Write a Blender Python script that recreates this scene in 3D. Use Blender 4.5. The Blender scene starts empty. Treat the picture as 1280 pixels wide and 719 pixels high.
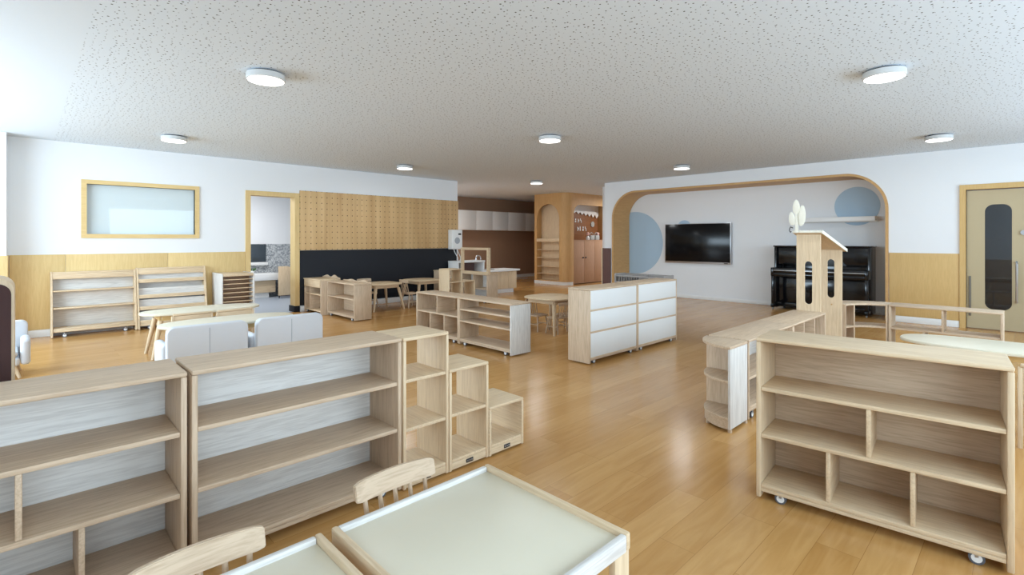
import bpy, bmesh, math, random
from mathutils import Vector, Matrix
from mathutils.geometry import tessellate_polygon
random.seed(7)
PI = math.pi
scene = bpy.context.scene
COL = scene.collection
R = math.radians

# ------------------------------------------------------------------ materials
def lin(c):
    out = []
    for v in c:
        v /= 255.0
        out.append(v / 12.92 if v <= 0.04045 else ((v + 0.055) / 1.055) ** 2.4)
    return (*out, 1.0)

def new_mat(name):
    m = bpy.data.materials.new(name); m.use_nodes = True
    nt = m.node_tree
    return m, nt, nt.nodes['Principled BSDF']

def plain(name, c, rough=0.5, metal=0.0, spec=0.5, bump=0.0, bscale=60.0, emit=None, estr=0.0, vary=0.04):
    m, nt, b = new_mat(name)
    b.inputs['Roughness'].default_value = rough
    b.inputs['Metallic'].default_value = metal
    b.inputs['Specular IOR Level'].default_value = spec
    tc = nt.nodes.new('ShaderNodeTexCoord')
    n = nt.nodes.new('ShaderNodeTexNoise'); n.inputs['Scale'].default_value = 3.0; n.inputs['Detail'].default_value = 3
    nt.links.new(tc.outputs['Object'], n.inputs['Vector'])
    mx = nt.nodes.new('ShaderNodeMix'); mx.data_type = 'RGBA'
    a = lin(c); k = 1 - vary
    mx.inputs[6].default_value = a
    mx.inputs[7].default_value = (a[0]*k, a[1]*k, a[2]*k, 1)
    nt.links.new(n.outputs['Fac'], mx.inputs[0])
    nt.links.new(mx.outputs[2], b.inputs['Base Color'])
    if bump:
        n2 = nt.nodes.new('ShaderNodeTexNoise'); n2.inputs['Scale'].default_value = bscale
        nt.links.new(tc.outputs['Object'], n2.inputs['Vector'])
        bp = nt.nodes.new('ShaderNodeBump'); bp.inputs['Strength'].default_value = bump; bp.inputs['Distance'].default_value = 0.002
        nt.links.new(n2.outputs['Fac'], bp.inputs['Height']); nt.links.new(bp.outputs['Normal'], b.inputs['Normal'])
    if emit:
        b.inputs['Emission Color'].default_value = lin(emit); b.inputs['Emission Strength'].default_value = estr
    return m

def wood(name, light, dark, axis='x', grain=1.0, rough=0.5, spec=0.35):
    m, nt, b = new_mat(name)
    N, L = nt.nodes, nt.links
    tc = N.new('ShaderNodeTexCoord'); oi = N.new('ShaderNodeObjectInfo')
    add = N.new('ShaderNodeVectorMath'); add.operation = 'ADD'
    sc = N.new('ShaderNodeVectorMath'); sc.operation = 'SCALE'; sc.inputs[3].default_value = 9.0
    cmb = N.new('ShaderNodeCombineXYZ')
    for i in range(3): L.new(oi.outputs['Random'], cmb.inputs[i])
    L.new(cmb.outputs[0], sc.inputs[0])
    L.new(tc.outputs['Object'], add.inputs[0]); L.new(sc.outputs[0], add.inputs[1])
    mp = N.new('ShaderNodeMapping')
    s = {'x': (0.9, 15, 15), 'y': (15, 0.9, 15), 'z': (15, 15, 0.9)}[axis]
    mp.inputs['Scale'].default_value = s
    L.new(add.outputs[0], mp.inputs['Vector'])
    n1 = N.new('ShaderNodeTexNoise'); n1.inputs['Scale'].default_value = 1.6*grain; n1.inputs['Detail'].default_value = 5; n1.inputs['Distortion'].default_value = 1.1
    n2 = N.new('ShaderNodeTexNoise'); n2.inputs['Scale'].default_value = 9.0*grain; n2.inputs['Detail'].default_value = 3; n2.inputs['Distortion'].default_value = 0.3
    L.new(mp.outputs[0], n1.inputs['Vector']); L.new(mp.outputs[0], n2.inputs['Vector'])
    wv = N.new('ShaderNodeMath'); wv.operation = 'MULTIPLY_ADD'; wv.inputs[1].default_value = 22.0; wv.inputs[2].default_value = 0.0
    L.new(n1.outputs['Fac'], wv.inputs[0])
    sn = N.new('ShaderNodeMath'); sn.operation = 'SINE'; L.new(wv.outputs[0], sn.inputs[0])
    m1 = N.new('ShaderNodeMath'); m1.operation = 'MULTIPLY_ADD'; m1.inputs[1].default_value = 0.11; m1.inputs[2].default_value = 0.0
    L.new(sn.outputs[0], m1.inputs[0])
    ad = N.new('ShaderNodeMath'); ad.operation = 'ADD'; L.new(m1.outputs[0], ad.inputs[0]); L.new(n2.outputs['Fac'], ad.inputs[1])
    rp = N.new('ShaderNodeValToRGB')
    rp.color_ramp.elements[0].position = 0.25; rp.color_ramp.elements[0].color = lin(dark)
    rp.color_ramp.elements[1].position = 0.62; rp.color_ramp.elements[1].color = lin(light)
    L.new(ad.outputs[0], rp.inputs['Fac']); L.new(rp.outputs['Color'], b.inputs['Base Color'])
    b.inputs['Roughness'].default_value = rough; b.inputs['Specular IOR Level'].default_value = spec
    bp = N.new('ShaderNodeBump'); bp.inputs['Strength'].default_value = 0.12; bp.inputs['Distance'].default_value = 0.001
    L.new(n2.outputs['Fac'], bp.inputs['Height']); L.new(bp.outputs['Normal'], b.inputs['Normal'])
    return m

WOODS = {
    'ash':   ((210, 187, 160), (190, 165, 138)),
    'birch': ((222, 199, 166), (206, 181, 148)),
    'maple': ((222, 194, 138), (213, 183, 126)),
    'gold':  ((208, 174, 116), (200, 165, 106)),
    'oak':   ((204, 163, 110), (192, 150, 96)),
    'rose':  ((178, 140, 108), (166, 128, 98)),
    'ply':   ((212, 180, 132), (184, 150, 102)),
    'umber': ((146, 100, 66), (130, 88, 58)),
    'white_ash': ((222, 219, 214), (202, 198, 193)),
}
MATS = {}
def W(kind, axis):
    k = kind + '_' + axis
    if k not in MATS:
        MATS[k] = wood('wood_' + k, *WOODS[kind], axis=axis)
    return MATS[k]

M = {
    'wall': plain('white_wall_paint', (232, 234, 236), 0.85, spec=0.2, vary=0.015),
    'white': plain('white_lacquer', (232, 233, 232), 0.4, vary=0.02),
    'cream': plain('cream_laminate', (222, 214, 192), 0.35, vary=0.05),
    'top': plain('pale_table_laminate', (222, 214, 192), 0.4, vary=0.04),
    'fabric': plain('white_upholstery', (208, 210, 214), 0.85, spec=0.2, bump=0.25, bscale=300),
    'black': plain('black_gloss_lacquer', (14, 15, 18), 0.12, vary=0.0),
    'soot': plain('charcoal_board', (24, 27, 34), 0.6, spec=0.3),
    'screen': plain('black_screen_glass', (10, 12, 16), 0.16, spec=0.3, vary=0.0),
    'silver': plain('silver_metal', (190, 192, 196), 0.3, metal=0.9, vary=0.0),
    'steel': plain('brushed_steel', (160, 160, 160), 0.35, metal=0.9),
    'rubber': plain('grey_rubber', (88, 92, 100), 0.6),
    'felt': plain('brown_felt', (78, 58, 56), 0.95, spec=0.1, bump=0.3, bscale=400),
    'felt2': plain('mauve_brown_felt', (110, 86, 82), 0.95, spec=0.1, bump=0.3, bscale=400),
    'blue': plain('grey_blue_paint', (176, 200, 219), 0.8, spec=0.2, vary=0.02),
    'brownwall': plain('brown_wall_panel', (160, 128, 104), 0.6, spec=0.3),
    'greyblue': plain('grey_blue_vinyl', (150, 160, 172), 0.4),
    'plate': plain('dark_plate', (52, 50, 50), 0.5),
    'dial': plain('grey_dial', (164, 170, 178), 0.5),
    'led': plain('lamp_diffuser', (255, 255, 255), 0.5, emit=(255, 253, 250), estr=3.5, vary=0.0),
    'leafgreen': plain('plant_green', (70, 110, 60), 0.6),
    'toygrey': plain('toy_grey', (170, 172, 170), 0.6),
    'toypink': plain('toy_pink', (214, 170, 160), 0.6),
    'housing': plain('lamp_housing', (206, 208, 208), 0.5),
    'whiteback': plain('white_back_board', (226, 227, 226), 0.55, spec=0.3, vary=0.03),
    'guard': plain('grey_guard', (112, 106, 96), 0.6),
    'ivory': plain('ivory_paint', (232, 229, 214), 0.5),
    'greywood': plain('grey_wood', (150, 144, 140), 0.6),
    'doorgrey': plain('grey_beige_door_laminate', (184, 168, 134), 0.45),
}

def m_floor():
    m, nt, b = new_mat('oak_plank_floor'); N, L = nt.nodes, nt.links
    tc = N.new('ShaderNodeTexCoord')
    br = N.new('ShaderNodeTexBrick')
    br.offset = 0.37; br.inputs['Scale'].default_value = 1.0
    br.inputs['Brick Width'].default_value = 1.25; br.inputs['Row Height'].default_value = 0.165
    br.inputs['Mortar Size'].default_value = 0.0012; br.inputs['Mortar Smooth'].default_value = 0.3
    br.inputs['Color1'].default_value = (0, 0, 0, 1); br.inputs['Color2'].default_value = (1, 1, 1, 1)
    br.inputs['Mortar'].default_value = (0.35, 0.35, 0.35, 1)
    L.new(tc.outputs['Object'], br.inputs['Vector'])
    mp = N.new('ShaderNodeMapping'); mp.inputs['Scale'].default_value = (1.0, 9, 1)
    L.new(tc.outputs['Object'], mp.inputs['Vector'])
    sc = N.new('ShaderNodeVectorMath'); sc.operation = 'SCALE'; sc.inputs[3].default_value = 5.0
    L.new(br.outputs['Color'], sc.inputs[0])
    ad = N.new('ShaderNodeVectorMath'); ad.operation = 'ADD'
    L.new(mp.outputs[0], ad.inputs[0]); L.new(sc.outputs[0], ad.inputs[1])
    n = N.new('ShaderNodeTexNoise'); n.inputs['Scale'].default_value = 2.2; n.inputs['Detail'].default_value = 6; n.inputs['Distortion'].default_value = 1.2
    L.new(ad.outputs[0], n.inputs['Vector'])
    big = N.new('ShaderNodeTexNoise'); big.inputs['Scale'].default_value = 1.1; big.inputs['Detail'].default_value = 2
    L.new(tc.outputs['Object'], big.inputs['Vector'])
    rp = N.new('ShaderNodeValToRGB')
    rp.color_ramp.elements[0].position = 0.3; rp.color_ramp.elements[0].color = lin((178, 127, 68))
    rp.color_ramp.elements[1].position = 0.72; rp.color_ramp.elements[1].color = lin((208, 162, 102))
    L.new(n.outputs['Fac'], rp.inputs['Fac'])
    rp2 = N.new('ShaderNodeValToRGB')
    rp2.color_ramp.elements[0].color = lin((180, 132, 72)); rp2.color_ramp.elements[1].color = lin((210, 166, 106))
    L.new(br.outputs['Color'], rp2.inputs['Fac'])
    mx = N.new('ShaderNodeMix'); mx.data_type = 'RGBA'; mx.inputs[0].default_value = 0.5
    L.new(rp.outputs['Color'], mx.inputs[6]); L.new(rp2.outputs['Color'], mx.inputs[7])
    mor = N.new('ShaderNodeMix'); mor.data_type = 'RGBA'
    L.new(br.outputs['Fac'], mor.inputs[0]); L.new(mx.outputs[2], mor.inputs[6]); mor.inputs[7].default_value = lin((164, 118, 66))
    L.new(mor.outputs[2], b.inputs['Base Color'])
    rr = N.new('ShaderNodeMapRange'); rr.inputs['To Min'].default_value = 0.16; rr.inputs['To Max'].default_value = 0.27
    L.new(big.outputs['Fac'], rr.inputs['Value']); L.new(rr.outputs[0], b.inputs['Roughness'])
    b.inputs['Specular IOR Level'].default_value = 0.5
    bp = N.new('ShaderNodeBump'); bp.inputs['Strength'].default_value = 0.08; bp.inputs['Distance'].default_value = 0.002
    L.new(n.outputs['Fac'], bp.inputs['Height']); L.new(bp.outputs['Normal'], b.inputs['Normal'])
    return m
M['floor'] = m_floor()

def m_ceiling():
    m, nt, b = new_mat('perforated_ceiling_board'); N, L = nt.nodes, nt.links
    tc = N.new('ShaderNodeTexCoord')
    vo = N.new('ShaderNodeTexVoronoi'); vo.voronoi_dimensions = '2D'; vo.inputs['Scale'].default_value = 21.0; vo.inputs['Randomness'].default_value = 0.85
    L.new(tc.outputs['Object'], vo.inputs['Vector'])
    sep = N.new('ShaderNodeSeparateColor'); L.new(vo.outputs['Color'], sep.inputs[0])
    rad = N.new('ShaderNodeMapRange'); rad.inputs['To Min'].default_value = 0.05; rad.inputs['To Max'].default_value = 0.135
    L.new(sep.outputs[0], rad.inputs['Value'])
    lt = N.new('ShaderNodeMath'); lt.operation = 'LESS_THAN'
    L.new(vo.outputs['Distance'], lt.inputs[0]); L.new(rad.outputs[0], lt.inputs[1])
    sx = N.new('ShaderNodeSeparateXYZ'); L.new(tc.outputs['Object'], sx.inputs[0])
    gt = N.new('ShaderNodeMath'); gt.operation = 'GREATER_THAN'; gt.inputs[1].default_value = 0.3; L.new(sx.outputs['X'], gt.inputs[0])
    mu = N.new('ShaderNodeMath'); mu.operation = 'MULTIPLY'; L.new(lt.outputs[0], mu.inputs[0]); L.new(gt.outputs[0], mu.inputs[1])
    mx = N.new('ShaderNodeMix'); mx.data_type = 'RGBA'
    mx.inputs[6].default_value = lin((220, 230, 240)); mx.inputs[7].default_value = lin((62, 66, 72))
    L.new(mu.outputs[0], mx.inputs[0]); L.new(mx.outputs[2], b.inputs['Base Color'])
    b.inputs['Roughness'].default_value = 0.9; b.inputs['Specular IOR Level'].default_value = 0.15
    return m
M['ceiling'] = m_ceiling()

def m_peg():
    m, nt, b = new_mat('perforated_plywood'); N, L = nt.nodes, nt.links
    tc = N.new('ShaderNodeTexCoord'); sx = N.new('ShaderNodeSeparateXYZ'); L.new(tc.outputs['Object'], sx.inputs[0])
    def frac(o, per):
        d = N.new('ShaderNodeMath'); d.operation = 'DIVIDE'; d.inputs[1].default_value = per; L.new(o, d.inputs[0])
        f = N.new('ShaderNodeMath'); f.operation = 'FRACT'; L.new(d.outputs[0], f.inputs[0])
        s = N.new('ShaderNodeMath'); s.operation = 'SUBTRACT'; s.inputs[1].default_value = 0.5; L.new(f.outputs[0], s.inputs[0])
        return s.outputs[0]
    c = N.new('ShaderNodeCombineXYZ'); L.new(frac(sx.outputs['X'], 0.103), c.inputs[0]); L.new(frac(sx.outputs['Z'], 0.109), c.inputs[1])
    ln = N.new('ShaderNodeVectorMath'); ln.operation = 'LENGTH'; L.new(c.outputs[0], ln.inputs[0])
    lt = N.new('ShaderNodeMath'); lt.operation = 'LESS_THAN'; lt.inputs[1].default_value = 0.09; L.new(ln.outputs['Value'], lt.inputs[0])
    mp = N.new('ShaderNodeMapping'); mp.inputs['Scale'].default_value = (7, 7, 0.25); L.new(tc.outputs['Object'], mp.inputs['Vector'])
    n = N.new('ShaderNodeTexNoise'); n.inputs['Scale'].default_value = 1.3; n.inputs['Detail'].default_value = 4; L.new(mp.outputs[0], n.inputs['Vector'])
    rp = N.new('ShaderNodeValToRGB')
    rp.color_ramp.elements[0].position = 0.33; rp.color_ramp.elements[0].color = lin((190, 152, 102))
    rp.color_ramp.elements[1].position = 0.68; rp.color_ramp.elements[1].color = lin((214, 180, 130))
    L.new(n.outputs['Fac'], rp.inputs['Fac'])
    mx = N.new('ShaderNodeMix'); mx.data_type = 'RGBA'; mx.inputs[7].default_value = lin((82, 60, 36))
    L.new(lt.outputs[0], mx.inputs[0]); L.new(rp.outputs['Color'], mx.inputs[6]); L.new(mx.outputs[2], b.inputs['Base Color'])
    b.inputs['Roughness'].default_value = 0.6
    return m
M['peg'] = m_peg()

def m_mosaic():
    m, nt, b = new_mat('grey_mosaic_tile'); N, L = nt.nodes, nt.links
    tc = N.new('ShaderNodeTexCoord')
    vo = N.new('ShaderNodeTexVoronoi'); vo.inputs['Scale'].default_value = 42; vo.inputs['Randomness'].default_value = 0.35
    L.new(tc.outputs['Object'], vo.inputs['Vector'])
    rp = N.new('ShaderNodeValToRGB'); rp.color_ramp.elements[0].color = lin((128, 134, 140)); rp.color_ramp.elements[1].color = lin((204, 208, 210))
    sp = N.new('ShaderNodeSeparateColor'); L.new(vo.outputs['Color'], sp.inputs[0]); L.new(sp.outputs[0], rp.inputs['Fac'])
    L.new(rp.outputs['Color'], b.inputs['Base Color']); b.inputs['Roughness'].default_value = 0.25
    return m
M['mosaic'] = m_mosaic()

def m_glass(name, tint, mix):
    m, nt, b = new_mat(name); N, L = nt.nodes, nt.links
    out = N['Material Output']
    tr = N.new('ShaderNodeBsdfTransparent'); tr.inputs['Color'].default_value = lin(tint)
    gl = N.new('ShaderNodeBsdfGlossy'); gl.inputs['Roughness'].default_value = 0.03; gl.inputs['Color'].default_value = (0.45, 0.47, 0.48, 1)
    fr = N.new('ShaderNodeFresnel'); fr.inputs['IOR'].default_value = 1.5
    mu = N.new('ShaderNodeMath'); mu.operation = 'ADD'; mu.inputs[1].default_value = mix; L.new(fr.outputs[0], mu.inputs[0])
    ge = N.new('ShaderNodeNewGeometry'); iv = N.new('ShaderNodeMath'); iv.operation = 'SUBTRACT'; iv.inputs[0].default_value = 1.0
    L.new(ge.outputs['Backfacing'], iv.inputs[1])
    mm = N.new('ShaderNodeMath'); mm.operation = 'MULTIPLY'; L.new(mu.outputs[0], mm.inputs[0]); L.new(iv.outputs[0], mm.inputs[1])
    ms = N.new('ShaderNodeMixShader'); L.new(mm.outputs[0], ms.inputs[0]); L.new(tr.outputs[0], ms.inputs[1]); L.new(gl.outputs[0], ms.inputs[2])
    L.new(ms.outputs[0], out.inputs['Surface'])
    return m
M['glass'] = m_glass('clear_glass', (250, 252, 252), 0.03)
M['doorglass'] = m_glass('grey_door_glass', (150, 156, 162), 0.12)
M['bluefilm'] = plain('pale_film', (232, 236, 238), 0.7, vary=0.03)

# ------------------------------------------------------------------ mesh builder
class MB:
    def __init__(s): s.bm = bmesh.new()
    def merge(s, t, flat=False):
        for f in t.faces:
            f.smooth = not (flat and max(abs(f.normal.x), abs(f.normal.y), abs(f.normal.z)) > 0.9995)
        me = bpy.data.meshes.new('t'); t.to_mesh(me); s.bm.from_mesh(me); bpy.data.meshes.remove(me); t.free()
    def box(s, x0, x1, y0, y1, z0, z1, bev=0.0025, seg=2):
        t = bmesh.new(); bmesh.ops.create_cube(t, size=1.0)
        for v in t.verts:
            v.co = Vector((x0 + (v.co.x+.5)*(x1-x0), y0 + (v.co.y+.5)*(y1-y0), z0 + (v.co.z+.5)*(z1-z0)))
        mn = min(abs(x1-x0), abs(y1-y0), abs(z1-z0))
        bev = min(bev, mn*0.45)
        if bev > 0: bmesh.ops.bevel(t, geom=list(t.edges), offset=bev, segments=seg, profile=0.5, affect='EDGES')
        t.normal_update(); s.merge(t, True); return s
    def hexa(s, pts, bev=0.002):      # 8 points: bottom 4 then top 4, both counter-clockwise
        t = bmesh.new(); v = [t.verts.new(p) for p in pts]
        for f in ((3,2,1,0),(4,5,6,7),(0,1,5,4),(1,2,6,5),(2,3,7,6),(3,0,4,7)): t.faces.new([v[i] for i in f])
        if bev: bmesh.ops.bevel(t, geom=list(t.edges), offset=bev, segments=1, affect='EDGES')
        bmesh.ops.recalc_face_normals(t, faces=list(t.faces)); s.merge(t); return s
    def cyl(s, p0, p1, r0, r1=None, n=14):
        r1 = r0 if r1 is None else r1
        p0, p1 = Vector(p0), Vector(p1); d = (p1-p0); q = d.to_track_quat('Z', 'Y').to_matrix()
        t = bmesh.new(); a = []; b = []
        for i in range(n):
            an = 2*PI*i/n; u = q @ Vector((math.cos(an), math.sin(an), 0))
            a.append(t.verts.new(p0+u*r0)); b.append(t.verts.new(p1+u*r1))
        for i in range(n): t.faces.new((a[i], a[(i+1)%n], b[(i+1)%n], b[i]))
        t.faces.new(a[::-1]); t.faces.new(b); s.merge(t); return s
    def tube(s, pts, r, n=10):
        pts = [Vector(p) for p in pts]; t = bmesh.new(); rings = []
        for i, p in enumerate(pts):
            d = (pts[min(i+1, len(pts)-1)] - pts[max(i-1, 0)]).normalized()
            ref = Vector((0, 0, 1)) if abs(d.z) < .95 else Vector((1, 0, 0))
            u = d.cross(ref).normalized(); w = u.cross(d)
            rings.append([t.verts.new(p + (u*math.cos(2*PI*k/n) + w*math.sin(2*PI*k/n))*r) for k in range(n)])
        for a, b in zip(rings, rings[1:]):
            for k in range(n): t.faces.new((a[k], a[(k+1)%n], b[(k+1)%n], b[k]))
        t.faces.new(rings[0][::-1]); t.faces.new(rings[-1])
        bmesh.ops.recalc_face_normals(t, faces=list(t.faces)); s.merge(t); return s
    def lathe(s, prof, c=(0, 0, 0), n=32):
        t = bmesh.new(); rings = []
        for r, z in prof:
            rings.append([t.verts.new((c[0]+r*math.cos(2*PI*k/n), c[1]+r*math.sin(2*PI*k/n), c[2]+z)) for k in range(n)])
        for a, b in zip(rings, rings[1:]):
            for k in range(n): t.faces.new((a[k], a[(k+1)%n], b[(k+1)%n], b[k]))
        t.faces.new(rings[0][::-1]); t.faces.new(rings[-1])
        bmesh.ops.recalc_face_normals(t, faces=list(t.faces)); s.merge(t); return s
    def prism(s, loop, axis, a0, a1, holes=(), bev=0.0):
        t = bmesh.new()
        def P(p, a):
            return {'x': (a, p[0], p[1]), 'y': (p[0], a, p[1]), 'z': (p[0], p[1], a)}[axis]
        vs = []
        for lp in [loop] + list(holes): vs += [t.verts.new(P(p, a0)) for p in lp]
        if holes:
            for tri in tessellate_polygon([[Vector((p[0], p[1], 0)) for p in lp] for lp in [loop] + list(holes)]):
                t.faces.new([vs[i] for i in tri])
        else: t.faces.new(vs)
        faces = list(t.faces)
        r = bmesh.ops.extrude_face_region(t, geom=faces)
        d = Vector(P((0, 0), a1)) - Vector(P((0, 0), a0))
        bmesh.ops.translate(t, verts=[g for g in r['geom'] if isinstance(g, bmesh.types.BMVert)], vec=d)
        bmesh.ops.recalc_face_normals(t, faces=list(t.faces))
        if bev and not holes:
            k = {'x': 0, 'y': 1, 'z': 2}[axis]
            es = [e for e in t.edges if abs(e.verts[0].co[k]-e.verts[1].co[k]) < 1e-6]
            bmesh.ops.bevel(t, geom=es, offset=bev, segments=2, profile=0.5, affect='EDGES')
        t.normal_update(); s.merge(t, True); return s
    def build(s, name, mat, parent=None, smooth=35):
        me = bpy.data.meshes.new(name); s.bm.to_mesh(me); s.bm.free()
        me.materials.append(mat)
        me.set_sharp_from_angle(angle=R(smooth))
        o = bpy.data.objects.new(name, me); COL.objects.link(o)
        if parent is not None: o.parent = parent
        return o

def ax(d):
    i = max(range(3), key=lambda k: d[k]); return 'xyz'[i]
def board(name, parent, kind, x0, x1, y0, y1, z0, z1, bev=0.003):
    m = M[kind] if kind in M else W(kind, ax((abs(x1-x0), abs(y1-y0), abs(z1-z0))))
    return MB().box(x0, x1, y0, y1, z0, z1, bev).build(name, m, parent)

def arc(cx, cy, r, a0, a1, n=10):
    return [(cx + r*math.cos(R(a0+(a1-a0)*i/n)), cy + r*math.sin(R(a0+(a1-a0)*i/n))) for i in range(n+1)]
def rrect(x0, x1, y0, y1, r, n=8):
    if isinstance(r, (int, float)): r = (r,)*4        # bl, br, tr, tl
    p = []
    for (cx, cy, rr, a) in ((x0+r[0], y0+r[0], r[0], 180), (x1-r[1], y0+r[1], r[1], 270), (x1-r[2], y1-r[2], r[2], 0), (x0+r[3], y1-r[3], r[3], 90)):
        p += arc(cx, cy, rr, a, a+90, n) if rr > 0 else [(cx, cy)]
    return p

def thing(name, label, cat, loc=(0, 0, 0), rz=0.0, group=None):
    o = bpy.data.objects.new(name, None); COL.objects.link(o)
    o.empty_display_size = 0.1
    o.location = loc; o.rotation_euler = (0, 0, R(rz)); o['label'] = label; o['category'] = cat
    if group: o['group'] = group
    return o
def tag(o, label, cat, group=None):
    o['label'] = label; o['category'] = cat
    if group: o['group'] = group
    return o
def struct(o, label=None):
    o['kind'] = 'structure'
    if label: o['label'] = label
    return o
def dup(o, loc, rz, label, group=None):
    def cp(src, par):
        c = src.copy(); COL.objects.link(c)
        if par is not None: c.parent = par
        for ch in src.children: cp(ch, c)
        return c
    r = cp(o, None); r.location = loc; r.rotation_euler = (0, 0, R(rz)); r['label'] = label
    if group: r['group'] = group
    return r

# ------------------------------------------------------------------ camera
TH = math.atan(650/630)
cam = bpy.data.cameras.new('camera'); co = bpy.data.objects.new('camera', cam); COL.objects.link(co)
cam.sensor_width = 36.0; cam.lens = 36.0*630/1280; cam.shift_y = -60.0/1280
co.location = (0, 0, 1.33); co.rotation_euler = (PI/2, 0, TH - PI/2)
cam.clip_start = 0.05; scene.camera = co

# ------------------------------------------------------------------ the room
YL, XR, CH = 9.42, 10.17, 2.70
struct(MB().box(-2.7, 16.0, -2.4, 9.42, -0.1, 0.0, 0).build('floor', M['floor']), 'oak plank floor')
struct(MB().box(7.34, 16.0, 9.42, 13.0, -0.1, 0.0, 0).build('floor_nook', M['floor']))
struct(MB().box(-2.7, 16.0, -2.4, 13.0, CH, CH+0.1, 0).build('ceiling', M['ceiling']), 'white perforated ceiling')
# left wall with window and door openings
struct(MB().prism([(-2.7, 0), (2.80, 0), (2.80, 2.12), (3.58, 2.12), (3.58, 0), (7.34, 0), (7.34, CH), (-2.7, CH)], 'y', YL, YL+0.16,
       holes=[[(0.65, 1.41), (1.99, 1.41), (1.99, 2.13), (0.65, 2.13)]]).build('wall_left', M['wall']))
struct(MB().box(7.18, 7.34, YL+0.16, 13.0, 0, CH, 0).build('wall_nook_side', M['wall']))
struct(MB().box(7.34, 16.0, 12.66, 12.8, 0, CH, 0).build('wall_back', M['brownwall']), 'brown back wall of the nook')
struct(MB().box(7.4, 13.6, 12.64, 12.66, 0, 0.1, 0).build('baseboard_back', M['white']))
# window wall on the far left (behind the frame edge) and window wall behind the camera
def win_wall(name, axis, at0, at1, span, wins):
    h = [[(a, 0.75), (b, 0.75), (b, 2.45), (a, 2.45)] for a, b in wins]
    return struct(MB().prism([(span[0], 0), (span[1], 0), (span[1], CH), (span[0], CH)], axis, at0, at1, holes=h).build(name, M['wall']))
win_wall('wall_near', 'y', -2.4, -2.25, (-2.7, 16.0), [(-1.8, 1.4), (2.0, 5.2), (5.8, 9.0)])
win_wall('wall_side', 'x', -2.7, -2.55, (-2.25, 13.0), [(4.5, 8.8)])
struct(MB().box(-1.0, -0.155, 9.1, YL, 0, CH, 0.004).build('wall_pier', M['wall']))
struct(MB().box(-1.01, -0.145, 9.085, 9.1, 0.1, 1.122, 0.002).build('trim_1', W('maple', 'z')))
struct(MB().box(-0.155, -0.14, 9.1, YL, 0.1, 1.122, 0.002).build('trim_2', W('maple', 'z')))
# wainscot panels of the left wall
for i, (a, b) in enumerate(((-0.135, 0.42), (0.423, 1.62), (1.623, 2.735))):
    struct(MB().box(a, b, YL-0.015, YL-0.001, 0.1, 1.122, 0.0015).build('trim_%d' % (3+i), W('maple', 'z')), 'pale maple wainscot panel on the left wall')
struct(MB().box(-0.135, 2.735, YL-0.02, YL-0.001, 0.0, 0.098, 0.003).build('baseboard_left', M['white']))
# window in the left wall
fr = struct(MB().prism([(0.588, 1.35), (2.05, 1.35), (2.05, 2.19), (0.588, 2.19)], 'y', YL-0.02, YL+0.12,
     holes=[[(0.65, 1.41), (1.99, 1.41), (1.99, 2.13), (0.65, 2.13)]]).build('window_1', W('maple', 'x')), 'framed interior window on the left wall')
struct(MB().box(0.65, 1.99, YL+0.045, YL+0.052, 1.41, 2.13, 0).build('window_pane', M['glass'], fr))
struct(MB().box(0.652, 1.988, YL+0.056, YL+0.06, 1.412, 2.128, 0).build('window_film', M['bluefilm'], fr))
# door opening to the washroom
dr = struct(MB().prism([(2.74, 0), (2.82, 0), (2.82, 2.10), (3.57, 2.10), (3.57, 0), (3.655, 0), (3.655, 2.18), (2.74, 2.18)], 'y', YL-0.025, YL+0.2)
     .build('door_1', W('maple', 'z')), 'pale wooden door frame of the washroom opening')
struct(MB().box(3.55, 3.66, YL-0.03, YL+0.215, 0.0, 0.11, 0.002).build('trim_6', M['soot']))
struct(MB().box(2.735, 2.83, YL-0.03, YL+0.215, 0.0, 0.11, 0.002).build('trim_7', M['soot']))
# washroom behind it
struct(MB().box(0.5, 7.18, YL, 12.8, -0.1, 0.0, 0).build('floor_washroom', M['greyblue']))
struct(MB().box(0.5, 7.18, YL+0.16, 12.8, 2.6, 2.68, 0).build('ceiling_washroom', M['wall']))
struct(MB().box(0.5, 7.18, 12.6, 12.75, 0, 1.225, 0).build('wall_washroom', M['mosaic']))
struct(MB().box(0.5, 7.18, 12.6, 12.75, 1.225, 2.6, 0).build('wall_washroom_upper', M['wall']))
struct(MB().box(0.4, 0.5, YL+0.16, 12.75, 0, 2.6, 0).build('wall_washroom_side', M['wall']))

# right wall with the wide arch
AY0, AY1, ATOP, AR = 1.64, 7.02, 2.455, 0.62
arch = [(AY0, 0)] + [(AY0, 0.5)] + arc(AY0+AR, ATOP-AR, AR, 180, 90, 14) + arc(AY1-AR, ATOP-AR, AR, 90, 0, 14) + [(AY1, 0)]
outer = [(-2.4, 0)] + arch + [(7.25, 0), (7.25, CH), (-2.4, CH)]
D0, D1, DT = -0.62, 0.69, 2.085                       # double door opening
outer = [(-2.4, 0), (D0, 0), (D0, DT), (D1, DT), (D1, 0)] + arch + [(7.25, 0), (7.25, CH), (-2.4, CH)]
struct(MB().prism(outer, 'x', XR, XR+0.1).build('wall_right', M['wall']), 'white wall with a wide rounded arch')
struct(MB().box(10.85, 10.95, 1.0, 7.8, 0, CH, 0).build('wall_niche', M['wall']), 'white wall inside the arch behind the television')
struct(MB().box(XR+0.1, 10.85, 7.15, 7.25, 0, CH, 0).build('wall_end', M['wall']))
t = 0.035
inner = [(AY0+t, 0), (AY0+t, 0.5)] + arc(AY0+AR, ATOP-AR, AR-t, 180, 90, 14) + arc(AY1-AR, ATOP-AR, AR-t, 90, 0, 14) + [(AY1-t, 0)]
o2 = [(AY0-0.006, 0), (AY0-0.006, 0.5)] + arc(AY0+AR, ATOP-AR, AR+0.006, 180, 90, 14) + arc(AY1-AR, ATOP-AR, AR+0.006, 90, 0, 14) + [(AY1+0.006, 0)]
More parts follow.
